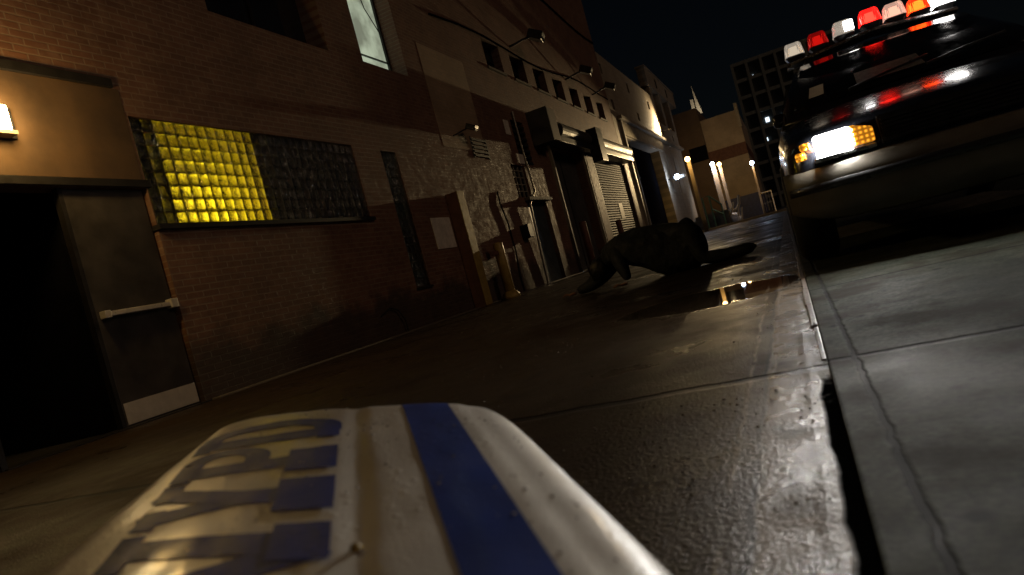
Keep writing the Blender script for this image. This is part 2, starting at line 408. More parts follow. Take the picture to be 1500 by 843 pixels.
# left double door: one leaf shut, one leaf open on a black passage
obj('door_frame', box(box(B(WX - .12, WX + .02, 3.02, 4.97, 2.163, 2.235, bev=.006), WX - .12, WX + .015, 3.03, 3.078, 0, 2.16), WX - .12, WX - .05, 4.06, 4.10, 0, 2.158), M['iron'], bb)
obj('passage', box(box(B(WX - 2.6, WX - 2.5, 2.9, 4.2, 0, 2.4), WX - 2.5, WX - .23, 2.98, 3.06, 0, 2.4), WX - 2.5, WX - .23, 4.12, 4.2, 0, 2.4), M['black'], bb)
d = obj('door', B(WX - .11, WX - .055, 4.105, 4.90, .012, 2.15, bev=.004), M['door'], bb)
obj('kick_plate', B(WX - .054, WX - .049, 4.12, 4.895, .025, .215, bev=.001), M['kick'], d)
bm = B(WX - .045, WX + .012, 4.20, 4.84, .985, 1.03, bev=.008)
box(bm, WX - .053, WX + .03, 4.82, 4.90, .965, 1.055, bev=.008); box(bm, WX - .053, WX + .022, 4.13, 4.19, .972, 1.04, bev=.006)
obj('push_bar', bm, M['bar'], d)
obj('threshold', B(WX - .2, WX + .06, 3.05, 4.95, -.05, .011, bev=.003), M['iron'], bb)
obj('painted_panel', B(WX - .05, WX + .005, 2.21, 4.9, 2.24, 3.138), plain('ochre_painted_plaster', (.07, .04, .018), .75, 0, .35, 2.5, .25, 25), bb)
obj('lintel', B(WX - .1, WX + .035, 2.2, 4.83, 3.14, 3.225, bev=.004), M['iron'], bb)

def block_window(y0, y1, z0, z1, ny, nz, label=None):
    """a grid of moulded glass blocks, each with a dished face, set in mortar"""
    bm = bmesh.new(); m = .0016; by = (y1 - y0) / ny; bz = (z1 - z0) / nz
    for i in range(ny):
        for k in range(nz):
            a, b, c, e = y0 + i * by + m, y0 + (i + 1) * by - m, z0 + k * bz + m, z0 + (k + 1) * bz - m
            cy, cz = (a + b) / 2, (c + e) / 2; N = 4; g = {}
            j = random.uniform(-.004, .004); j2 = random.uniform(-.004, .004)
            for face, X in ((0, WX - .02), (1, WX - .05)):
                for p in range(N + 1):
                    for q in range(N + 1):
                        u, w = p / N, q / N
                        edge = min(u, 1 - u, w, 1 - w) * 2
                        dish = (.007 if edge > .01 else 0) + .012 * (1 - ((u - .5) ** 2 + (w - .5) ** 2) * 2) * (edge > .01)
                        xx = X + (dish + j * (u - .5) * 2 + j2 * (w - .5)) * (1 if face == 0 else -.3)
                        g[face, p, q] = bm.verts.new((xx, a + (b - a) * u, c + (e - c) * w))
                for p in range(N):
                    for q in range(N): bm.faces.new((g[face, p, q], g[face, p + 1, q], g[face, p + 1, q + 1], g[face, p, q + 1]))
            rim = [(p, 0) for p in range(N)] + [(N, q) for q in range(N)] + [(p, N) for p in range(N, 0, -1)] + [(0, q) for q in range(N, 0, -1)]
            for r0, r1 in zip(rim, rim[1:] + rim[:1]): bm.faces.new((g[0, *r0], g[0, *r1], g[1, *r1], g[1, *r0]))
    w = obj('glass_block_window', bm, M['glass'], bb, smooth=True)
    if label: w['label'] = label
    mb = bmesh.new()
    for i in range(ny + 1): box(mb, WX - .045, WX - .022, y0 + i * by - m + .0005, y0 + i * by + m - .0005, z0, z1)
    for k in range(nz + 1): box(mb, WX - .044, WX - .023, y0, y1, z0 + k * bz - m + .0005, z0 + k * bz + m - .0005)
    obj('mortar_grid', mb, M['mortar'], w)
    return w
block_window(4.935, 8.635, 1.795, 2.88, 27, 8, 'glass block window lit yellow in its left half')
block_window(9.405, 9.855, .625, 2.855, 3, 16, 'tall narrow strip of dark glass blocks')
obj('window_sill', B(WX - .1, WX + .055, 4.9, 8.68, 1.735, 1.788, bev=.004), M['iron'], bb)
obj('window_sill', B(WX - .1, WX + .03, 9.37, 9.89, .58, .618, bev=.004), M['iron'], bb)
# the room behind the lit half, and dark rooms behind the rest
def room(y0, y1, z0, z1, x0, mat, name='interior'):
    bm = B(x0, WX - .14, y0, y1, z0, z1)
    bm.faces.ensure_lookup_table()
    f = max(bm.faces, key=lambda f: f.calc_center_median().x); bm.faces.remove(f)
    return obj(name, bm, mat, bb)
room(4.78, 6.64, 1.5, 3.1, WX - .75, M['yellow_wall'])
obj('dim_screen', B(WX - .74, WX - .15, 5.30, 5.34, 1.51, 3.09), M['black'], bb)  # unseen black screen added inside to dim the leftmost glass columns
room(6.66, 8.8, 1.5, 3.1, WX - .5, plain('brown_blind', (.2, .14, .08), .8))
room(9.3, 9.95, .5, 3.0, WX - .7, M['black'])
light('room_lamp', 'AREA', (WX - .63, 5.98, 2.0), 11, (1, .86, .12), bb, aim=(WX - .75, 6.06, 2.05), size=.3)
# upper windows
w = obj('window', box(box(box(box(B(WX - .33, WX - .29, 9.62, 9.67, 4.35, 7.2), WX - .33, WX - .29, 11.0, 11.05, 4.35, 7.2), WX - .33, WX - .29, 9.67, 11.0, 4.35, 4.41), WX - .33, WX - .28, 10.02, 10.09, 4.41, 7.2), WX - .325, WX - .295, 10.09, 11.0, 4.68, 4.70), M['iron'], bb)
w['label'] = 'upper window lit pale green'
obj('blind', B(WX - .36, WX - .345, 9.66, 10.03, 4.4, 7.2), plain('grey_blind', (.3, .32, .34), .8), w)
t = NT('frosted_pane'); t.set(Base_Color=(.75, .8, .72), Roughness=.5, Emission_Color=(.72, .85, .62), Emission_Strength=.32)
f = t.noise(t.pos(), 2.2, 3); t.set(Emission_Strength=t.ramp(f, [(.35, .16), (.65, .42)]))
obj('pane', B(WX - .345, WX - .335, 10.08, 11.02, 4.4, 7.2), t.m, w)
obj('cord', T([(WX - .27, 10.5, 7.2), (WX - .275, 10.46, 6.2), (WX - .27, 10.6, 5.6), (WX - .275, 10.95, 5.2)], .009, 6), M['iron'], w)
w = obj('window', box(box(B(WX - .33, WX - .29, 7.54, 7.6, 4.38, 7.2), WX - .33, WX - .29, 6.42, 6.48, 4.33, 7.2), WX - .33, WX - .29, 6.48, 8.72, 4.33, 4.38), M['iron'], bb)
obj('pane', B(WX - .345, WX - .332, 6.43, 8.71, 4.34, 7.2), M['pane_dark'], w)
obj('brick_infill', B(WX - .1, WX + .006, 11.71, 13.71, 3.11, 5.13, bev=.002), M['infill'], bb)
for y in upw:
    w = obj('window', box(box(box(B(WX - .24, WX - .2, y + .5, y + .56, 5.34, 6.02), WX - .24, WX - .2, y + .01, y + .05, 5.34, 6.02), WX - .24, WX - .2, y + 1.01, y + 1.05, 5.34, 6.02), WX - .24, WX - .205, y + .02, y + 1.04, 5.66, 5.69), M['iron'], bb)
    obj('pane', B(WX - .27, WX - .25, y, y + 1.06, 5.33, 6.03), M['pane_dark'], w)
    obj('sill', B(WX - .15, WX + .05, y - .05, y + 1.11, 5.27, 5.325, bev=.004), M['concrete_dark'], w)
# louvre, ladder-like louvred window and barred window
v = bmesh.new()
for k in range(5): box(v, WX - .04, WX + .03, 13.05, 13.78, 3.0 + k * .085, 3.045 + k * .085)
box(v, WX - .035, WX + .02, 13.0, 13.05, 2.97, 3.42); box(v, WX - .035, WX + .02, 13.78, 13.83, 2.97, 3.42)
obj('louvre', v, M['iron'], bb)
v = bmesh.new()
for k in range(7): box(v, WX - .1, WX + .01, 15.76, 16.61, 3.0 + k * .155, 3.06 + k * .155)
w = obj('window', v, M['iron'], bb); obj('pane', B(WX - .19, WX - .17, 15.76, 16.61, 2.985, 4.095), M['pane_dark'], w)
v = bmesh.new()
for k in range(4): box(v, WX - .1, WX - .06, 15.0 + k * .285, 15.03 + k * .285, 2.145, 2.935)
for k in range(4): box(v, WX - .095, WX - .065, 14.99, 15.89, 2.3 + k * .17, 2.32 + k * .17)
w = obj('window', v, M['trim'], bb); obj('pane', B(WX - .19, WX - .17, 14.99, 15.89, 2.145, 2.935), M['pane_dark'], w)
d = obj('door', B(WX - .16, WX - .1, 15.43, 16.84, .01, 2.01, bev=.004), M['bluegrey'], bb)
d['label'] = 'narrow blue grey steel door'
obj('handle', T([(WX - .1, 15.55, 1.02), (WX - .03, 15.55, 1.02), (WX - .03, 15.67, 1.02)], .013), M['bar'], d)
obj('canopy', B(WX - .05, WX + .14, 15.3, 17.0, 2.045, 2.125, bev=.01), M['concrete_dark'], bb)
obj('conduit', T([(WX + .04, 15.95, 4.3), (WX + .04, 15.97, 3.4), (WX + .05, 16.05, 2.3), (WX + .09, 15.36, 1.95), (WX + .05, 15.30, .5), (WX + .04, 15.3, .02)], .028), M['steel'], bb)
obj('cable', T([(WX + .02, 13.70, 2.25), (WX + .03, 13.66, 2.0), (WX + .03, 13.82, 1.5), (WX + .02, 13.85, .9), (WX + .03, 13.72, .4), (WX + .02, 13.75, .02)], .018, 8), M['iron'], bb)
obj('cable', T([(WX + .02, 8.2, .34), (WX + .03, 8.45, .42), (WX + .05, 8.62, .36), (WX + .06, 8.72, .2), (WX + .05, 8.75, .01)], .011, 8), M['iron'], bb)
obj('cable', T([(WX + .03, 15.5 + k * 1.25, 8.25 + .25 * math.sin(k * .5) + k * .07) for k in range(11)], .03, 6), M['black'], bb)
obj('cable', T([(WX + .03, 12.6 + k * 1.4, 5.9 + k * .05 + .1 * math.sin(k)) for k in range(12)], .022, 6), M['black'], bb)
# loading bays
d = obj('loading_door', B(WX - .33, WX - .26, 18.25, 21.55, .02, 3.6), M['greydoor'], bb); d['label'] = 'plain dark grey loading door'
obj('joint_strip', B(WX - .258, WX - .245, 19.86, 19.92, .03, 3.58), M['iron'], d)
d = obj('roller_shutter', B(WX - .16, WX - .1, 22.75, 27.95, .02, 3.58), M['shutter'], bb); d['label'] = 'ribbed tan roller shutter'
for y in (18.12, 21.62, 22.6): obj('door_jamb', B(WX - .05, WX + .09, y, y + .09, 0, 3.62, bev=.006), M['trim'], bb)
obj('pillar', B(WX - .02, WX + .1, 21.74, 22.56, 0, 4.3, bev=.01), M['rust'], bb)
obj('junction_box', B(WX + .28, WX + .62, 21.8, 22.55, 3.25, 4.35, bev=.02), M['iron'], bb)
aw = obj('shutter_housing', B(WX - .02, WX + .42, 17.1, 28.05, 3.63, 3.8, bev=.01), M['iron'], bb)
for a, b_ in ((18.6, 21.7), (22.6, 28.0)):
    obj('roll_cover', T([(WX + .22, a, 4.03), (WX + .22, b_, 4.03)], .24, 20), M['roll'], aw)
obj('end_plate', B(WX - .01, WX + .58, 17.05, 17.12, 3.52, 4.42, bev=.01), M['greydoor'], aw)
obj('end_plate', B(WX + .5, WX + .57, 17.12, 17.75, 3.55, 4.4, bev=.01), M['trim'], aw)
obj('floor_strip', B(WX - .2, WX + .12, 5.0, 28, -.05, .016, bev=.01), M['concrete_dark'], bb)
obj('wall_box', B(WX, WX + .2, 14.5, 14.78, 1.15, 1.46, bev=.01), M['iron'], bb)

# lamps, boards and posts on the brick building
def board(name, y0, y1, z0, z1, label, cat='board', x=.012):
    o = obj(name, B(WX + .002, WX + x + .002, y0, y1, z0, z1, bev=.002), M['paper']); solo(o); tag(o, label, cat)
    return o
board('notice_board', 10.42, 11.13, 1.18, 1.735, 'blank white board on the brick wall beside the tall dark post', 'notice board')
board('notice_board', 15.24, 15.56, 3.68, 4.04, 'small pale board high on the brick wall next to the louvred window', 'notice board')
board('notice_board', 15.5, 15.95, 2.98, 3.22, 'white plate under the louvred window beside the shutter housing', 'notice board', .03)
o = obj('notice_board', B(WX - .095, WX - .085, 25.5, 26.1, 1.42, 2.0), M['paper']); solo(o); tag(o, 'white notice stuck on the ribbed roller shutter', 'notice board')

gp = thing('guard_post', (WX + .14, 11.42, 0), 'tall boxed steel post with its lit edge painted ochre against the brick wall', 'post')
obj('post', B(WX + .01, WX + .245, 11.2, 11.45, 0, 2.15, bev=.008), M['rust'], gp)  # brown body: shade of the camera side put into its colour
obj('lit_face', B(WX + .246, WX + .262, 11.19, 11.47, 0.02, 2.16, bev=.003), M['ochre'], gp)  # ochre plate: light on the street face put into its colour
def bollard(y, x, h, r, label, cat='bollard', mat='ochre', bracket=False):
    t_ = thing('bollard', (x, y, 0), label, cat, 'bollards along the brick wall')
    obj('post', T([(x, y, 0), (x, y, h - r * .4), (x, y, h - r * .1), (x, y, h)], [r, r, r * .8, r * .3], 16), M[mat], t_, smooth=True)
    bmb = bmesh.new(); bmesh.ops.create_uvsphere(bmb, u_segments=18, v_segments=10, radius=1)
    for v in bmb.verts: v.co = Vector((x + v.co.x * r * 1.9, y + v.co.y * r * 1.9, max(0, v.co.z * r * 1.7)))
    obj('footing', bmb, M[mat], t_, smooth=True)
    if bracket:
        obj('bracket', box(B(x - .02, x + .02, y - .45, y + .62, .88, .96, bev=.006), x - .05, x + .09, y - .02, y + .1, .55, .72), M['rust'], t_)
bollard(12.3, WX + .3, 1.12, .1, 'short ochre bollard with a cross bracket beside the tall post', bracket=True)
bollard(18.05, WX + .45, 1.35, .1, 'dull brown bollard before the grey loading door', mat='rust')
bollard(22.35, WX + .45, 1.3, .1, 'dull brown bollard before the roller shutter', mat='rust')

def flood(y, z, label, k=1):
    t_ = thing('floodlight', (WX + .02, y, z), label, 'floodlight', 'unlit floodlights over the high windows')
    obj('arm', T([(WX, y - .5 * k, z - .12 * k), (WX + .12 * k, y - .45 * k, z - .1 * k), (WX + .3 * k, y - .25 * k, z), (WX + .45 * k, y, z + .08 * k)], .03 * k), M['iron'], t_)
    mx = Matrix.Translation((WX + .6 * k, y + .15 * k, z + .1 * k)) @ Matrix.Rotation(R(30), 4, 'Y') @ Matrix.Rotation(R(12), 4, 'Z') @ Matrix.Scale(k, 4)
    bmf = B(-.2, .2, -.3, .3, -.11, .11, bev=.03); bmf.transform(mx); hd = obj('lamp_head', bmf, M['iron'], t_)
    bmf = B(.2, .212, -.24, .26, -.09, -.02); bmf.transform(mx); obj('lens', bmf, M['pane_dark'], hd)
flood(17.7, 6.35, 'nearest of the three dark floodlights over the row of small high windows')
flood(22.6, 6.3, 'middle of the three dark floodlights over the row of small high windows')
flood(26.0, 6.3, 'farthest of the three dark floodlights, by the corner where brick meets pale wall')
flood(12.5, 3.42, 'small dark lamp on the wall over the louvre', .5)

wl = thing('wall_lamp', (WX, 3.72, 2.55), 'square glowing wall lamp over the open door at far left', 'wall lamp')
obj('back_plate', B(WX + .001, WX + .03, 3.40, 3.80, 2.54, 2.80, bev=.006), M['iron'], wl)
obj('lamp_glass', B(WX + .031, WX + .12, 3.42, 3.72, 2.575, 2.79, bev=.02), M['wall_lamp'], wl)
obj('base_tray', B(WX + .031, WX + .14, 3.42, 3.74, 2.54, 2.573, bev=.004), M['trim'], wl)
light('lamp_light', 'POINT', (WX + .42, 3.6, 2.66), 36, (1, .62, .2), wl, shadow_soft_size=.1)

# ------------------------------------------------------------------ pale building beyond
pb = thing('pale_building', (WX, 38, 0), 'pale block building with slit windows and a wide dark garage door', 'building')
sl = [(27.95, 28.3, 7.5, 7.95), (33.2, 33.6, 7.5, 8.0), (28.5, 28.95, 6.05, 6.5), (38.4, 38.95, 7.35, 7.85), (34.1, 34.6, 6.2, 6.6), (41.4, 41.9, 6.15, 6.55), (45.3, 45.8, 6.1, 6.5)]
sl = [(a + .25, b + .25, c, d) for a, b, c, d in sl]
obj('wall', wallX(WX + .003, 28.13, 41.0, 0, 8.4, [(*s, .15) for s in sl if s[1] < 41] + [(29.35, 38.4, 0, 4.95, .5)]), M['stone'], pb)
obj('wall', wallX(WX + .003, 41.003, 48.2, 0, 6.9, [(*s, .15) for s in sl if s[1] > 41]), M['stone'], pb)
for s in sl: obj('window', B(WX - .2, WX - .12, s[0] - .01, s[1] + .01, s[2] - .01, s[3] + .01), M['pane_dark'], pb)
obj('ledge', B(WX - .02, WX + .22, 29.0, 48.3, 5.62, 5.78, bev=.01), M['stone'], pb)
obj('fascia', B(WX, WX + .09, 29.3, 39.6, 4.98, 5.6), M['corrugated'], pb)
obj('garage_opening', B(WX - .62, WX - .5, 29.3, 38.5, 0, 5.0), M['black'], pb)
obj('door_jamb', B(WX - .05, WX + .12, 29.2, 29.36, 0, 5.62, bev=.01), M['trim'], pb)
obj('door_track', B(WX - .45, WX - .38, 32.6, 32.72, 0, 4.95), M['trim'], pb)
obj('wall_panel', B(WX, WX + .03, 40.3, 41.6, 2.6, 4.9), M['trim'], pb)
obj('wall_panel', B(WX, WX + .03, 43.2, 44.8, 2.6, 4.9), M['trim'], pb)
tw = thing('pilaster_block', (WX, 46, 8.42), 'roof screen of pilasters under a tall overhanging parapet on the pale building', 'roof block')
obj('wall', B(WX - .9, WX - .45, 41.05, 51.0, 6.905, 9.1), M['band'], tw)
obj('parapet', box(B(WX - .42, WX + .06, 40.5, 51.6, 9.05, 10.1, bev=.01), WX - .46, WX + .1, 40.45, 51.7, 10.1, 10.2), M['stone'], tw)
for y in (41.02, 44.2, 47.9): obj('pilaster', B(WX - .44, WX - .02, y, y + .8, 6.905, 9.045), M['stone'], tw)
for y in (43.6, 47.6): obj('slot', B(WX + .06, WX + .075, y, y + .35, 9.3, 9.85), M['black'], tw)

# ------------------------------------------------------------------ far end of the alley
cb = thing('cream_building', (-2.8, 55, 0), 'cream rendered building with brown band and blue base closing the alley', 'building')
obj('wall', B(-4.35, -1.58, 55, 70, 1.72, 8.1), M['stone_far'], cb)
obj('band', B(-4.37, -1.575, 54.96, 69, 4.72, 5.62), M['band'], cb)
obj('base', B(-4.37, -1.56, 54.95, 70, 0, 1.715), M['blue_paint'], cb)
obj('roof_fin', B(-1.75, -1.52, 54.9, 56, 6.8, 8.6), M['trim'], cb)
db = thing('brown_building', (-6.5, 54, 0), 'dark brown building between the pale wall and the cream building', 'building')
obj('wall', B(-9.5, -4.36, 54.5, 70, 0, 9.1), M['dark_build'], db)
obj('band', B(-5.6, -4.355, 54.4, 54.49, 5.1, 6.2), M['black'], db)
gf = thing('lit_gable', (-4.55, 58, 9.1), 'narrow lit gable wall standing above the dark brown roof', 'gable wall')
bm = bmesh.new()
for x0, x1, z0, z1, y in ((-4.85, -4.2, 9.1, 11.5, 58), ):
    a = [(x0 + .25, y, z0), (x1, y, z0), (x1 - .12, y, z0 + .7), (x0 + .28, y, z1)]
    vs = [bm.verts.new(p) for p in a] + [bm.verts.new((p[0], p[1] + .5, p[2])) for p in a]
    bm.faces.new(vs[:4][::-1]); bm.faces.new(vs[4:])
    for k in range(4): bm.faces.new((vs[k], vs[(k + 1) % 4], vs[4 + (k + 1) % 4], vs[4 + k]))
obj('wall', bm, M['trim'], gf)
obj('chimney', B(-4.95, -4.7, 58, 58.5, 9.1, 10.4, bev=.02), M['trim'], gf)
light('gable_light', 'SPOT', (-4.3, 56.6, 9.3), 60, (1, .85, .62), gf, aim=(-4.5, 58, 10), spot_size=R(90), spot_blend=.6, shadow_soft_size=.05)

tb = thing('office_tower', (1.5, 90, 0), 'far office tower with a grid of dark windows behind the police car', 'office tower')
obj('wall', B(-2.0, 9.5, 90.3, 104, 0, 18.2), plain('tower_glass', (.10, .105, .10), .7), tb)
fr = bmesh.new()
for k in range(8): box(fr, -2.1 + k * 1.66, -1.78 + k * 1.66, 89.85, 90.3, 0, 18.1)
for k in range(9): box(fr, -2.1, 9.5, 89.9, 90.3, 1.5 + k * 2.06, 1.9 + k * 2.06)
obj('frame', fr, plain('tower_concrete', (.34, .36, .33), .8), tb)
for x, z, w_, h_ in ((.25, 10.4, .45, .55), (2.2, 10.6, .2, .25), (.1, 16.0, .12, .4), (-.1, 8.2, .1, .4)):
    obj('window', B(x, x + w_, 90.2, 90.29, z, z + h_), M['lit_win'], tb)

def far_lamp(x, y, z, col, mat, label, power, pw=.16, pole='stone_far', z0=0):
    t_ = thing('lit_pillar', (x, y, z0), label, 'lit pillar', 'pillars with lamps at the far end of the alley')
    obj('pillar', B(x - pw, x + pw, y, y + .35, z0, z - .02, bev=.01), M[pole], t_)
    bmf = bmesh.new(); bmesh.ops.create_uvsphere(bmf, u_segments=12, v_segments=8, radius=.13)
    bmf.transform(Matrix.Translation((x, y - .16, z + .05)))
    obj('lamp_head', bmf, M[mat], t_, smooth=True)
    light('lamp_light', 'SPOT', (x, y - .5, z + .1), power, col, t_, aim=(x, y + .3, z0 + .3), spot_size=R(125), spot_blend=.7, shadow_soft_size=.08)
    return t_
WARM = (1, .58, .16); COOL = (.62, .76, 1)
LP1 = far_lamp(-4.02, 37.3, 3.88, WARM, 'lamp_warm', 'slim amber pillar with a small warm lamp nearest the pale building', 60, .1)
far_lamp(-3.72, 48, 4.1, COOL, 'lamp_cool', 'pillar washed blue white by the cool lamp on its top', 160, .15)
LP2 = far_lamp(-3.3, 48, 3.95, WARM, 'lamp_warm', 'pillar washed amber next to the blue white one', 150, .1)
far_lamp(-1.32, 48, 3.42, WARM, 'lamp_cool', 'thin pillar with twin white lamps at right end of cream wall', 60, .06)
light('lamp_light', 'SPOT', (-3.05, 48.0, 4.2), 190, WARM, LP2, aim=(-2.7, 55, 4.0), spot_size=R(110), spot_blend=.8, shadow_soft_size=.08)  # extra spot added above the amber lamp to brighten the cream wall
bl = thing('blue_floodlight', (-5.3, 39, 3.3), 'bright blue white floodlight with hood on the pale wall', 'floodlight')
obj('arm', T([(WX, 39, 3.3), (-5.2, 39, 3.35), (-4.98, 39, 3.38)], .03), M['iron'], bl)
obj('hood', B(-5.1, -4.55, 38.95, 39.3, 3.2, 3.42, bev=.05), M['steel'], bl)
bmf = bmesh.new(); bmesh.ops.create_uvsphere(bmf, u_segments=12, v_segments=8, radius=.15); bmf.transform(Matrix.Translation((-4.98, 38.85, 3.33)))
obj('lamp_glass', bmf, M['lamp_cool'], bl, smooth=True)
light('lamp_light', 'POINT', (-4.9, 38.5, 3.3), 26, COOL, bl, shadow_soft_size=.12)

sp = thing('corner_floodlight', (WX, 41.2, 6.2), 'small warm floodlight under the roof block washing the pale wall', 'floodlight')
obj('arm', T([(WX, 41.4, 6.3), (WX + .5, 41.3, 6.3)], .03), M['iron'], sp)
obj('lamp_head', B(WX + .42, WX + .62, 41.1, 41.4, 6.2, 6.34, bev=.02), M['iron'], sp)
light('lamp_light', 'SPOT', (WX + .9, 40.9, 6.4), 1100, (1, .74, .42), sp, aim=(WX - .2, 40.2, 6.6), spot_size=R(112), spot_blend=1, shadow_soft_size=.1)


# railings, loading ramp, gate
def rail(pts, r, mat, label, cat, extra=()):
    o = obj('handrail', T(pts, r, 8), mat) if not extra else None
    bmr = bmesh.new(); tube(bmr, pts, r, 8)
    for e in extra: tube(bmr, e, r, 8)
    if o: bpy.data.objects.remove(o)
    o = solo(obj('handrail', bmr, mat)); tag(o, label, cat, 'handrails by the far loading ramp')
rail([(-4.62, 45, .0), (-4.62, 45, 2.05), (-4.2, 45, 2.05), (-3.6, 45.2, 1.35), (-3.6, 45.2, 0)], .05, M['green_rail'], 'tall green handrail sloping down beside the dark ramp', 'handrail', [[(-4.2, 45, 2.05), (-4.2, 45, 0)], [(-4.2, 45, 1.2), (-3.6, 45.2, .7)]])
rail([(-3.42, 46, 0.3), (-3.28, 46, .5), (-3.0, 46, 1.1), (-2.95, 46, 1.3)], .07, M['white_rail'], 'short straight cream handrail left of the pale bundle', 'handrail')
rail([(-3.0, 46, .75), (-2.78, 46, .85), (-2.6, 46, 1.1), (-2.52, 46, 1.65)], .08, M['white_rail'], 'curved cream handrail right of the pale bundle', 'handrail')
rail([(-2.68, 46, 0), (-2.5, 46, .85)], .06, M['white_rail'], 'low cream post leaning at the end of the blue base', 'handrail', [[(-2.9, 46, 0), (-2.72, 46, .9)]])
rp = obj('loading_ramp', box(B(-5.4, -3.3, 45.6, 53, 0, .95, bev=.01), -3.9, -3.35, 45.4, 45.6, 0, .7), M['concrete_dark']); solo(rp); tag(rp, 'low dark concrete loading ramp behind the green handrail', 'ramp')
bmf = bmesh.new(); bmesh.ops.create_icosphere(bmf, subdivisions=3, radius=.42)
for v in bmf.verts:
    v.co *= 1 + .25 * mnoise.noise(v.co * 3); v.co.z = max(-.2, v.co.z); v.co += Vector((-3.05, 46.2, .2))
bd = solo(obj('covered_bundle', bmf, M['tarp_white'], smooth=True)); tag(bd, 'pale covered bundle on the ground between two cream handrails', 'bundle')
gt = thing('gate', (-1, 50, 0), 'thin pale metal gate standing at the kerb beside the police car', 'gate')
obj('frame', box(box(B(-1.45, -1.4, 50, 50.05, 0, 1.48), -.68, -.62, 50, 50.05, 0, 1.48), -1.4, -.68, 50, 50.05, 1.42, 1.48), M['white_rail'], gt)
obj('bars', box(box(box(B(-1.4, -.68, 50.01, 50.04, .7, .74), -1.22, -1.2, 50.01, 50.04, .1, 1.42), -1.04, -1.02, 50.01, 50.04, .1, 1.42), -.86, -.84, 50.01, 50.04, .1, 1.42), M['steel'], gt)
struct('far_kerb', B(-5.2, .0, 37.5, 37.75, -.05, .11, bev=.01), M['trim'])

# ------------------------------------------------------------------ fallen panel in the foreground
A_ = Vector((-.57, .82)).normalized(); N_ = Vector((.82, .57)).normalized()
def start_roll(n): return 1.14 - 1.0 * max(-.42, min(.2, n)) - .06 * max(0, n) - 1.1 * max(0, -.24 - n) ** 1.3
def pt(n, s):
    """a point of the bowed door: n across (left to right), s along (near to far)"""
    nn = n; z = .17 + .075 * s + .010 * (1 - ((n + .12) / .25) ** 2); L = -.335 - .16 * (1.15 - s)
    if n < L:
        q = min(1, (L - n) / .26); z -= (.17 + .06 * s) * q ** 2.4; nn = n + .10 * q * q
    if n > .118:
        q = min(1, (n - .118) / .15); z -= (.15 + .075 * s) * q ** 1.9; nn = n - .05 * q * q
    e = max(0, s - start_roll(n))                                # rolls over towards its raked far edge
    z -= min(max(0, z - .01), 3.5 * e * e)
    z += .003 * mnoise.noise(Vector((n * 5, s * 4, 0))) + .0008 * mnoise.noise(Vector((n * 30, s * 12, 4)))
    z -= .003 * math.exp(-((n + .06) / .016) ** 2)                # pressed crease
    if n < .25: z -= .006 / (1 + math.exp(-(n - .105) / .005))
    p = A_ * s + N_ * nn
    return Vector((p.x, p.y, max(z, .008)))
fp = thing('fallen_car_door', (-.35, .9, 0), 'wet white police car door with blue lettering and a blue stripe lying in the foreground', 'car door')
ns = [-.72 + .99 * i / 150 for i in range(151)]
def grid(ns, ss, off=0, hole=None):
    bm = bmesh.new(); g = {}
    for i, n in enumerate(ns):
        for k, s in enumerate(ss): g[i, k] = bm.verts.new(pt(n, s(n) if callable(s) else s) + Vector((0, 0, off)))
    for i in range(len(ns) - 1):
        for k in range(len(ss) - 1): bm.faces.new((g[i, k], g[i + 1, k], g[i + 1, k + 1], g[i, k + 1]))
    return bm
def far_s(n): return start_roll(n) + .26 + .012 * math.sin(n * 24)
K = 110
bm = grid(ns, [(lambda n, k=k: .12 + (far_s(n) - .12) * k / K) for k in range(K + 1)])
o = obj('outer_skin', bm, M['panel_white'], fp, smooth=True)
if o.data.polygons[len(o.data.polygons) // 2].normal.z < 0: o.data.flip_normals()
md = o.modifiers.new('thickness', 'SOLIDIFY'); md.thickness = .006; md.offset = -1
st = [.016 + .066 * i / 10 for i in range(11)]
obj('stripe', grid(st, [(lambda n, k=k: .12 + (far_s(n) - .03 - .12) * k / 90) for k in range(91)], .0010), M['panel_blue'], fp, smooth=True)
SK = .72
def stroke(pts, w, off):
    """pts in letter space: (along, up); a ribbon of slab width w laid on the panel"""
    bm = bmesh.new(); rows = []
    dense = []
    for (a, b) in zip(pts, pts[1:]):
        n = max(2, int(math.dist(a, b) / .006))
        dense += [(a[0] + (b[0] - a[0]) * i / n, a[1] + (b[1] - a[1]) * i / n) for i in range(n)]
    dense.append(pts[-1])
    for i, p in enumerate(dense):
        a = dense[max(0, i - 1)]; b = dense[min(len(dense) - 1, i + 1)]
        d = Vector((b[0] - a[0], b[1] - a[1])).normalized(); q = Vector((-d.y, d.x))
        row = []
        for k in range(7):
            t_ = (k / 6 - .5) * w; al, up = p[0] + q.x * t_, p[1] + q.y * t_
            row.append(bm.verts.new(pt(-.085 - up, al + SK * up) + Vector((0, 0, off))))
        rows.append(row)
    for r0, r1 in zip(rows, rows[1:]):
        for k in range(6): bm.faces.new((r0[k], r0[k + 1], r1[k + 1], r1[k]))
    return bm
def letter(strokes):
    bm = bmesh.new()
    for i, (pts, w) in enumerate(strokes):
        b2 = stroke(pts, w, .0010 + .0002 * i); me = bpy.data.meshes.new('tmp'); b2.to_mesh(me); b2.free(); bm.from_mesh(me); bpy.data.meshes.remove(me)
    return obj('letter', bm, M['panel_blue'], fp, smooth=True)
H_ = .25
def arc(cx, cy, rx, ry, a0, a1, n=14): return [(cx + rx * math.cos(R(a0 + (a1 - a0) * i / n)), cy + ry * math.sin(R(a0 + (a1 - a0) * i / n))) for i in range(n + 1)]
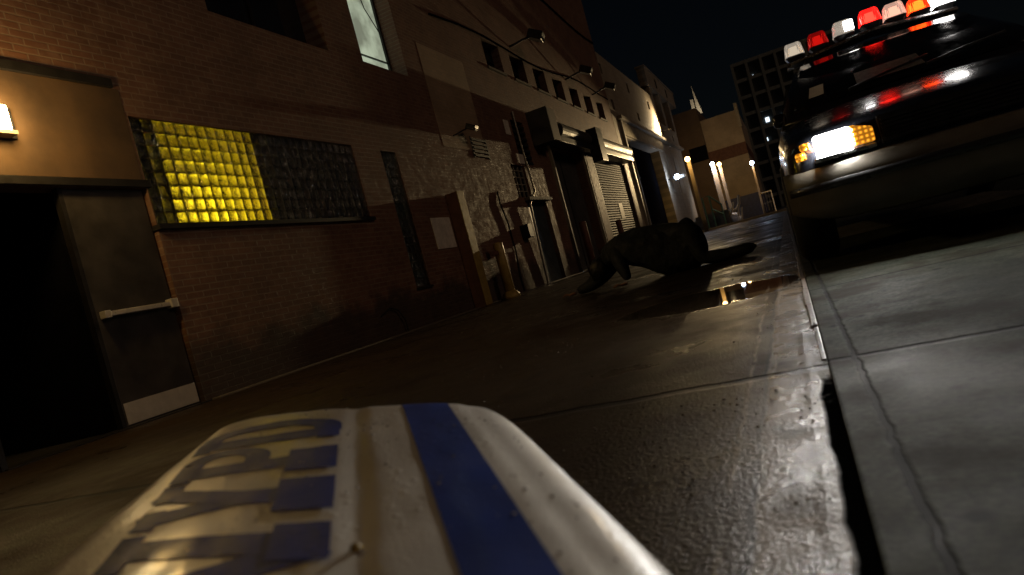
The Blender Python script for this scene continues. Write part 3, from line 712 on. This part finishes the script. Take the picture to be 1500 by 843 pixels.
# N Y P D, feet on the line n = -.085, running away from the camera, slab serifs
letter([([(.49, 0), (.49, H_)], .05), ([(.50, H_ - .01), (.645, .01)], .05), ([(.655, 0), (.655, H_)], .052), ([(.452, .017), (.53, .017)], .034), ([(.60, H_ - .017), (.70, H_ - .017)], .034), ([(.612, .03), (.70, .03)], .06), ([(.452, H_ - .017), (.53, H_ - .017)], .034)])
letter([([(.795, 0), (.795, .12)], .052), ([(.80, .10), (.745, H_)], .046), ([(.79, .10), (.85, H_)], .046), ([(.74, .035), (.85, .035)], .07), ([(.715, H_ - .017), (.785, H_ - .017)], .034), ([(.815, H_ - .017), (.885, H_ - .017)], .034)])
letter([([(.935, 0), (.935, H_)], .052), ([(.935, H_ - .02), (.98, H_ - .02)] + arc(.98, .175, .05, .055, 90, -90) + [(.935, .12)], .04), ([(.885, .035), (.99, .035)], .07), ([(.895, H_ - .017), (.95, H_ - .017)], .034)])
letter([([(1.085, 0), (1.085, H_)], .052), ([(1.085, H_ - .02), (1.125, H_ - .02)] + arc(1.125, .125, .055, .105, 90, -90) + [(1.085, .02)], .045), ([(1.045, .017), (1.13, .017)], .034), ([(1.045, H_ - .017), (1.1, H_ - .017)], .034)])
bmf = bmesh.new(); bmesh.ops.create_uvsphere(bmf, u_segments=14, v_segments=8, radius=.005); bmf.transform(Matrix.Translation(pt(-.062, .62) + Vector((0, 0, .002))))
obj('hole_glint', bmf, M['ochre'], fp, smooth=True)  # ochre bead paints in the yellow glint at a small hole

# rain drops standing on the door
rd = random.Random(5); gv, gf = [], []
for i in range(420):
    n = -.36 + .5 * rd.random(); s_ = .3 + 1.0 * rd.random()
    if mnoise.noise(Vector((n * 6, s_ * 5, 9))) < -.05: continue
    c = pt(n, s_); r = .0009 + .0019 * rd.random() ** 2.5; k0 = len(gv)
    for v in IV: gv.append((c.x + v.x * r * 1.2, c.y + v.y * r, c.z + .0006 + v.z * r * .6))
    gf += [[k0 + a for a in f] for f in IF]
me = bpy.data.meshes.new('rain_drops'); me.from_pydata(gv, [], gf)
for p in me.polygons: p.use_smooth = True
dm = NT('rain_drop'); dm.set(Base_Color=(.62, .6, .55), Roughness=.12, Coat_Weight=1.0, Coat_Roughness=.03)  # pale opaque colour paints the bright glint of clear water
tag(link('rain_drops', me, dm.m, fp), kind='stuff')

# ------------------------------------------------------------------ police car
CX = .92
car = thing('police_car', (CX, 6.5, .012), 'dark police car with one blazing headlight and a red and white lightbar facing the camera', 'police car')
def sec(y, w, b, t, cr=.02):
    h = t - b
    half = [(0, b), (.7 * w, b), (.9 * w, b + .03), (.985 * w, b + .16 * h), (w, b + .36 * h), (w * .995, b + .62 * h), (w * .97, b + .86 * h), (w * .9, b + .965 * h), (.72 * w, t), (.35 * w, t + cr * .8), (0, t + cr)]
    L = [(CX - x, y, z) for x, z in half]; Rr = [(CX + x, y, z) for x, z in half[1:-1]][::-1]
    return L + Rr
body = loft([sec(3.93, .66, .36, .57, 0), sec(3.945, .76, .30, .66, 0), sec(3.975, .82, .265, .70, .005), sec(4.03, .86, .25, .735, .01), sec(4.12, .878, .245, .765, .02), sec(4.4, .888, .24, .825, .03), sec(4.8, .892, .24, .89, .035), sec(5.2, .892, .24, .945, .03), sec(5.35, .892, .24, .955, .02), sec(7.5, .892, .24, .965, .02), sec(8.2, .885, .25, .955, .03), sec(8.9, .86, .27, .92, .03), sec(9.1, .8, .32, .86, .01), sec(9.14, .7, .4, .78, 0)], closed=True)
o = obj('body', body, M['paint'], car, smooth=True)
m = o.modifiers.new('sub', 'SUBSURF'); m.levels = 1; m.render_levels = 2
bp = loft([[(CX + s_ * x, y + abs(x) ** 3 * .12, z) for s_ in (1,) for x in [(-.9 + 1.8 * i / 24)]for (y, z) in [(0, 0)]] for i in [0]], caps=False) if False else None
rows = []
for i in range(29):
    x = -.895 + 1.79 * i / 28; y = 3.86 + .16 * abs(x / .9) ** 6 + .02 * (x / .9) ** 2
    rows.append([(CX + x, y + .16, .25 + .09 * abs(x / .9) ** 7), (CX + x, y + .03, .265 + .08 * abs(x / .9) ** 7), (CX + x, y, .36), (CX + x, y - .01, .47), (CX + x, y + .01, .545), (CX + x, y + .07, .56), (CX + x, y + .18, .56)])
obj('bumper', loft(rows, closed=True), M['bumper'], car, smooth=True)
rows = []
for i in range(29):
    x = -.885 + 1.77 * i / 28; y = 3.846 + .16 * abs(x / .9) ** 6 + .02 * (x / .9) ** 2
    rows.append([(CX + x, y + .02, .425), (CX + x, y, .43), (CX + x, y, .468), (CX + x, y + .02, .473)])
obj('rub_strip', loft(rows, closed=True), M['plastic'], car, smooth=True)
def csec(y, w0, w1, z0, z1):
    half = [(0, z0), (w0, z0), (w0 + (w1 - w0) * .55, z0 + (z1 - z0) * .6), (w1, z1 - .03), (w1 * .9, z1), (w1 * .4, z1 + .02), (0, z1 + .02)]
    return [(CX - x, y, z) for x, z in half] + [(CX + x, y, z) for x, z in half[1:-1]][::-1]
cabin = loft([csec(5.22, .8, .78, .93, .97), csec(5.6, .82, .72, .93, 1.2), csec(6.05, .83, .61, .93, 1.425), csec(6.4, .83, .6, .93, 1.45), csec(7.1, .83, .6, .93, 1.45), csec(7.5, .83, .62, .93, 1.38), csec(8.2, .8, .74, .93, .99)], closed=True)
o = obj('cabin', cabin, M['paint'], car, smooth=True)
ws = bmesh.new(); g = {}
for i in range(13):
    for k in range(9):
        u, t_ = i / 12 * 2 - 1, k / 8; w = .72 + (.56 - .72) * t_; y = 5.27 + .74 * t_ - .02 + .05 * u * u; z = .985 + .42 * t_ + .012 * (1 - u * u)
        g[i, k] = ws.verts.new((CX + u * w, y - .02, z + .012))
for i in range(12):
    for k in range(8): ws.faces.new((g[i, k], g[i + 1, k], g[i + 1, k + 1], g[i, k + 1]))
wo = obj('windshield', ws, M['windshield'], car, smooth=True)
m = wo.modifiers.new('t', 'SOLIDIFY'); m.thickness = .006
def wpt(u, t_, off=.012):
    w = .72 + (.56 - .72) * t_
    return Vector((CX + u * w, 5.21 + .74 * t_ + .05 * u * u, 1.0 + .42 * t_ + .012 * (1 - u * u))) + Vector((0, -.5, .87)) * off
def patchq(us, ts, name, mat, off=.014):
    b_ = bmesh.new(); q = [b_.verts.new(wpt(*p, off)) for p in ((us[0], ts[0]), (us[1], ts[0]), (us[1], ts[1]), (us[0], ts[1]))]
    q2 = [b_.verts.new(v.co + Vector((0, -.001, .002))) for v in q]
    b_.faces.new(q); b_.faces.new(q2)
    for k in range(4): b_.faces.new((q[k], q[(k + 1) % 4], q2[(k + 1) % 4], q2[k]))
    return obj(name, b_, mat, wo)
patchq((-.86, -.72), (.15, .36), 'sticker', M['paper'])
patchq((-.42, .16), (.10, .34), 'dash_paper', plain('grey_sheet', (.12, .12, .105), .6, 0, .5, 40))
for a in ((-.5, .02), (.15, .03)):
    obj('wiper', T([wpt(a[0], a[1], .03), wpt(a[0] + .35, a[1] + .1, .03), wpt(a[0] + .72, a[1] + .18, .03)], .009, 8), M['plastic'], wo)
obj('mirror', B(CX + .02, CX + .22, 5.86, 5.9, 1.29, 1.34, bev=.012), M['plastic'], wo)
for s_ in (-1, 1):
    bmf = B(-.07, .07, -.05, .05, -.05, .05, bev=.03); bmf.transform(Matrix.Translation((CX + s_ * .79, 5.62, 1.02)))
    obj('side_mirror', bmf, M['paint'], car, smooth=True)
    obj('side_window', loft([[(CX + s_ * .815, 5.7, .99), (CX + s_ * .70, 5.98, 1.3)], [(CX + s_ * .822, 7.3, .99), (CX + s_ * .67, 7.2, 1.36)]], caps=False), M['windshield'], car)
gr = bmesh.new()
for k in range(6): box(gr, CX - .40, CX + .40, 3.905, 3.96, .59 + k * .02, .602 + k * .02)
box(gr, CX - .41, CX + .41, 3.92, 3.97, .58, .72); obj('grille', gr, M['plastic'], car)
for s_ in (-1, 1):
    def X(a, b): return (CX - b, CX - a) if s_ < 0 else (CX + a, CX + b)
    def lens(name, a, b, z0, z1, y, mat, rake=.0, par=car):
        x0, x1 = X(a, b); bm_ = B(x0, x1, y, y + .09, z0, z1, bev=.012)
        for v in bm_.verts:
            v.co.y += rake * (abs(v.co.x - CX) - a) ** 1.0 * 1.0
            if name == 'turn_signal': v.co.z -= .035 * max(0, (b - abs(v.co.x - CX)) / (b - a)) * (v.co.z > (z0 + z1) / 2)
        return obj(name, bm_, mat, par, smooth=True)
    hl = lens('headlight', .545, .715, .598, .708, 3.885, M['head'] if s_ < 0 else M['head'], .12)
    obj('trim', B(*X(.44, .73), 3.90, 3.99, .572, .594, bev=.006), M['chrome'], hl)
    lens('turn_signal', .442, .543, .603, .712, 3.875, M['amber'], .1)
    lens('marker_lamp', .735, .785, .655, .69, 3.925, M['amber'], .3)
    lens('marker_lamp', .765, .815, .605, .65, 3.95, M['amber'], .3)
    c = CX + s_ * .63
    light('headlight_beam', 'SPOT', (c, 3.82, .65), 150, (1, .95, .88), car, aim=(c - .25, 0, .58), spot_size=R(38), spot_blend=.9, shadow_soft_size=.07)
for y in (4.83, 7.85):
    for s_ in (-1, 1):
        cx_ = CX + s_ * .78
        def ring(prof, mat, name, par):
            return obj(name, loft([[(cx_ + s_ * px, y + pr * math.cos(2 * math.pi * k / 36), .33 + pr * math.sin(2 * math.pi * k / 36) + .012) for k in range(36)] for px, pr in prof], closed=True, caps=True), mat, par, smooth=True)
        wh = ring([(-.105, .22), (-.108, .29), (-.09, .325), (.0, .332), (.09, .325), (.122, .29), (.125, .215)], M['tyre'], 'wheel', car)
        ring([(.10, .21), (.126, .208), (.115, .16), (.10, .05), (.105, .01)], M['steel'], 'rim', wh)
# lightbar: seven pods in a shallow V
lb = obj('lightbar', loft([[(CX + x, 6.18 + .32 * abs(x) / .62 + dy, z) for dy, z in ((-.1, 1.515), (-.08, 1.55), (.12, 1.55), (.14, 1.515))] for x in (-.63, -.42, -.2, 0, .2, .42, .63)], closed=True), M['plastic'], car)
for a in (-.5, .4): obj('foot', B(CX + a, CX + a + .1, 6.3, 6.5, 1.44, 1.52), M['plastic'], lb)
obj('trim_strip', T([(CX + x, 6.075 + .32 * abs(x) / .62, 1.527) for x in (-.62, -.3, 0, .3, .62)], .014, 8), M['chrome'], lb)
pods = ['pod_white', 'pod_red', 'pod_white_bright', 'pod_red_bright', 'pod_clear', 'pod_orange', 'pod_white_bright']
for i, nm in enumerate(pods):
    x = -.555 + .185 * i; y = 6.18 + .32 * abs(x) / .62
    def frus(w0, w1, d0, d1, z0, z1, top=.75):
        r = []
        for w, dd, z in ((w0, d0, z0), (w1, d1, z0 + (z1 - z0) * .85), (w1 * .85, d1 * .85, z1)):
            r.append([(CX + x + a * w / 2, y + b_ * dd / 2, z) for a, b_ in ((-1, -.7), (-.8, -1), (.8, -1), (1, -.7), (1, .7), (.8, 1), (-.8, 1), (-1, .7))])
        return loft(r, closed=True)
    pd = obj('pod_base', frus(.1, .155, .1, .16, 1.548, 1.595), M['plastic'], lb)
    lens_mat = M[nm]
    if i == 2:                       # only its right half blazes
        obj('pod_lens', frus(.155, .13, .16, .13, 1.597, 1.70), M['pod_white'], lb)
        obj('pod_bulb', B(CX + x + .005, CX + x + .075, y - .085, y - .07, 1.605, 1.685, bev=.006), M['pod_white_bright'], lb)
    else:
        obj('pod_lens', frus(.155, .13, .16, .13, 1.597, 1.70), lens_mat, lb)
        if nm != 'pod_white_bright': obj('pod_reflector', frus(.085, .06, .07, .05, 1.604, 1.672), M[nm + '_core'], lb)
light('pod_light', 'POINT', (CX + .56, 6.3, 1.68), 1.5, (1, .95, .9), car, shadow_soft_size=.05)
gtb = bmesh.new()
for k in range(12): box(gtb, .3, 1.7, 6.3 + k * .13, 6.33 + k * .13, .014, .034)
struct('pavement_grating', gtb, M['steel'])

# ------------------------------------------------------------------ fallen person on hands and knees
PY = 7.35
pr = thing('person', (-1.35, PY, 0), 'person in dark wet clothes crouched on hands and knees on the wet road', 'person')
def skin(name, verts, edges, mat, parent, sub=2, root=0):
    me = bpy.data.meshes.new(name); me.from_pydata([v[0] for v in verts], edges, []); me.validate()
    o = link(name, me, mat, parent)
    md = o.modifiers.new('skin', 'SKIN'); md.use_smooth_shade = True
    for i, v in enumerate(verts):
        r = v[1]; o.data.skin_vertices[0].data[i].radius = r if isinstance(r, tuple) else (r, r)
        o.data.skin_vertices[0].data[i].use_root = (i == root)
    s = o.modifiers.new('sub', 'SUBSURF'); s.levels = sub; s.render_levels = sub
    return o
def P(x, y, z): return (x, PY + y, z)
V = [(P(-.98, 0, .39), (.155, .15)),       # 0 hips
     (P(-1.2, 0, .40), (.16, .155)), (P(-1.42, 0, .42), (.18, .165)), (P(-1.62, 0, .41), (.19, .165)), (P(-1.78, 0, .37), (.14, .13)),   # spine 1-4
     (P(-1.9, -.01, .30), .065), (P(-1.98, -.02, .24), .10), (P(-2.04, -.03, .16), .085),    # neck, head 5-7
     (P(-1.73, -.18, .34), .1), (P(-1.69, -.24, .19), .075), (P(-1.65, -.28, .06), .045),     # near arm 8-10
     (P(-1.86, .12, .36), .14), (P(-2.02, .16, .17), .12), (P(-2.18, .15, .075), .075), (P(-2.36, .14, .05), .045), # far arm 11-14
     (P(-.95, -.13, .36), .13), (P(-.90, -.16, .2), .1), (P(-.88, -.17, .09), .08), (P(-.7, -.17, .07), .068), (P(-.55, -.17, .07), .05), (P(-.48, -.17, .075), .055),   # near leg 15-20
     (P(-.97, .13, .36), .125), (P(-1.0, .16, .2), .1), (P(-1.02, .17, .09), .08), (P(-.84, .2, .07), .066), (P(-.68, .22, .07), .05)]
E = [(0, 1), (1, 2), (2, 3), (3, 4), (4, 5), (5, 6), (6, 7), (4, 8), (8, 9), (9, 10), (4, 11), (11, 12), (12, 13), (13, 14), (0, 15), (15, 16), (16, 17), (17, 18), (18, 19), (19, 20), (0, 21), (21, 22), (22, 23), (23, 24), (24, 25)]
bo = skin('body', V, E, M['coat'], pr)
def blob(name, c, r, mat, parent, seed=0, amp=.12, rot=0):
    b_ = bmesh.new(); bmesh.ops.create_icosphere(b_, subdivisions=4, radius=1)
    for v in b_.verts:
        v.co *= 1 + amp * mnoise.noise(v.co * 2.5 + Vector((seed, 0, 0)))
        v.co = Matrix.Rotation(rot, 3, 'Y') @ Vector((v.co.x * r[0], v.co.y * r[1], v.co.z * r[2])) + Vector(c)
        v.co.z = max(v.co.z, .008)
    return obj(name, b_, mat, parent, smooth=True)
# coat: a loose wet shell over the back, its hem hanging to the thighs
cs = []
for x, w, zt, zb in ((-1.93, .12, .42, .30), (-1.86, .2, .50, .27), (-1.72, .245, .555, .22), (-1.58, .255, .572, .17), (-1.44, .255, .572, .10), (-1.34, .25, .56, .0), (-1.22, .24, .535, -.02), (-1.1, .225, .49, -.02), (-1.03, .22, .52, -.02), (-.96, .21, .545, -.01), (-.9, .19, .50, .03), (-.85, .15, .40, .10), (-.82, .09, .3, .15)):
    ring_ = []
    for k in range(20):
        a = 2 * math.pi * k / 20; yy = math.cos(a) * w; sn = math.sin(a); zz = (zt + zb) / 2 + (sn if sn > 0 else -abs(sn) ** .45) * (zt - zb) / 2
        f_ = .03 * mnoise.noise(Vector((x * 9, math.cos(a) * 2.2, math.sin(a) * 2.2)))
        ring_.append(P(x, yy * (1 + f_ * 3), zz + f_))
    cs.append(ring_)
co = obj('coat', loft(cs, closed=True), M['coat'], pr, smooth=True)
m = co.modifiers.new('s', 'SUBSURF'); m.levels = 3; m.render_levels = 3
tx = bpy.data.textures.new('folds', 'CLOUDS'); tx.noise_scale = .11; tx.noise_depth = 2
m = co.modifiers.new('folds', 'DISPLACE'); m.texture = tx; m.strength = .028; m.mid_level = .5
blob('hair', P(-2.0, -.02, .235), (.115, .1, .13), M['hair'], pr, 3, .12, .5)
blob('boot', P(-.5, -.17, .07), (.15, .055, .062), M['boot'], pr, 1, .08, -.1)
blob('boot', P(-.63, .22, .06), (.14, .052, .055), M['boot'], pr, 2, .08, 0)
def hand(base, dirv, side):
    """palm with four fingers and a thumb spread on the road"""
    bx, by, bz = base; vs = [((bx, by, bz), (.034, .02)), ((bx + dirv[0] * .05, by + dirv[1] * .05, bz - .008), (.042, .018)), ((bx + dirv[0] * .09, by + dirv[1] * .09, bz - .012), (.042, .014))]
    es = [(0, 1), (1, 2)]; px, py = -dirv[1], dirv[0]
    for k, (o_, L) in enumerate(((-.03, .065), (-.01, .078), (.011, .074), (.03, .058))):
        i = len(vs); sp_ = o_ * .5
        vs += [((bx + dirv[0] * .095 + px * o_, by + dirv[1] * .095 + py * o_, bz - .008), .0095), ((bx + dirv[0] * (.095 + L * .5) + px * (o_ + sp_ * .5), by + dirv[1] * (.095 + L * .5) + py * (o_ + sp_ * .5), bz + .004), .0085), ((bx + dirv[0] * (.095 + L) + px * (o_ + sp_), by + dirv[1] * (.095 + L) + py * (o_ + sp_), bz - .018), .007)]
        es += [(2, i), (i, i + 1), (i + 1, i + 2)]
    i = len(vs)
    vs += [((bx + dirv[0] * .045 + px * .045 * side, by + dirv[1] * .045 + py * .045 * side, bz - .012), .0105), ((bx + dirv[0] * .08 + px * .07 * side, by + dirv[1] * .08 + py * .07 * side, bz - .018), .0085)]
    es += [(1, i), (i, i + 1)]
    return skin('hand', vs, es, M['skin'], pr, 1)
hand(P(-2.37, .14, .04), (-1, -.1), 1)
hand(P(-1.66, -.285, .036), (-.9, -.35), -1)
obj('wrist', T([P(-1.80, -.235, .22), P(-1.86, -.24, .16), P(-1.93, -.25, .1)], [.012, .014, .012], 8), M['skin'], pr, smooth=True) if False else None

# ------------------------------------------------------------------ sky, sun
wld = bpy.data.worlds.new('World'); S.world = wld; wld.use_nodes = True
wn = wld.node_tree.nodes; bg = wn['Background']; sky = wn.new('ShaderNodeTexSky'); sky.sky_type = 'NISHITA'; sky.sun_disc = False
SUN_EL, SUN_AZ = 24, 108       # dim warm fill for city glow, added from the right behind the camera
sky.sun_elevation = R(SUN_EL); sky.sun_rotation = R(SUN_AZ)
wld.node_tree.links.new(sky.outputs[0], bg.inputs[0]); bg.inputs[1].default_value = .0005
sd = bpy.data.lights.new('fill_sun', 'SUN'); sd.energy = .12; sd.color = (1, .64, .42); sd.angle = R(12)
so = bpy.data.objects.new('fill_sun', sd); COL.objects.link(so)
dirv = Vector((math.sin(R(SUN_AZ)) * math.cos(R(SUN_EL)), math.cos(R(SUN_AZ)) * math.cos(R(SUN_EL)), math.sin(R(SUN_EL))))
so.rotation_euler = (-dirv).to_track_quat('-Z', 'Y').to_euler()

# main light of the alley: warm lamp on the pole
light('lamp_light', 'SPOT', (-3.5, 36.6, 4.1), 3600, (1, .72, .36), LP1, aim=(-7.4, 16.6, 3.0), spot_size=R(37), spot_blend=.9, shadow_soft_size=.12)

# ------------------------------------------------------------------ camera
th = math.atan(.418); pit = math.atan(.017); rol = R(15)
f0 = Vector((-math.sin(th), math.cos(th), 0)); r0 = Vector((math.cos(th), math.sin(th), 0)); u0 = Vector((0, 0, 1))
fw = f0 * math.cos(pit) - u0 * math.sin(pit); u1 = u0 * math.cos(pit) + f0 * math.sin(pit)
right = r0 * math.cos(rol) - u1 * math.sin(rol); up = r0 * math.sin(rol) + u1 * math.cos(rol)
cd = bpy.data.cameras.new('camera'); cam = bpy.data.objects.new('camera', cd); COL.objects.link(cam)
mt = Matrix((right, up, -fw)).transposed().to_4x4(); mt.translation = Vector((0, 0, .42)); cam.matrix_world = mt
cd.sensor_width = 36; cd.lens = 24; cd.clip_start = .02; cd.clip_end = 500
cd.dof.use_dof = True; cd.dof.focus_distance = 7.0; cd.dof.aperture_fstop = 4.0
S.camera = cam

S.view_settings.view_transform = 'Standard'; S.view_settings.look = 'None'; S.view_settings.exposure = .3; S.view_settings.gamma = 1
cy = S.cycles
cy.use_denoising = True
cy.max_bounces = 8; cy.transmission_bounces = 8; cy.glossy_bounces = 3; cy.diffuse_bounces = 2; cy.volume_bounces = 0
cy.caustics_reflective = False; cy.caustics_refractive = False
cy.sample_clamp_indirect = 4; cy.sample_clamp_direct = 40
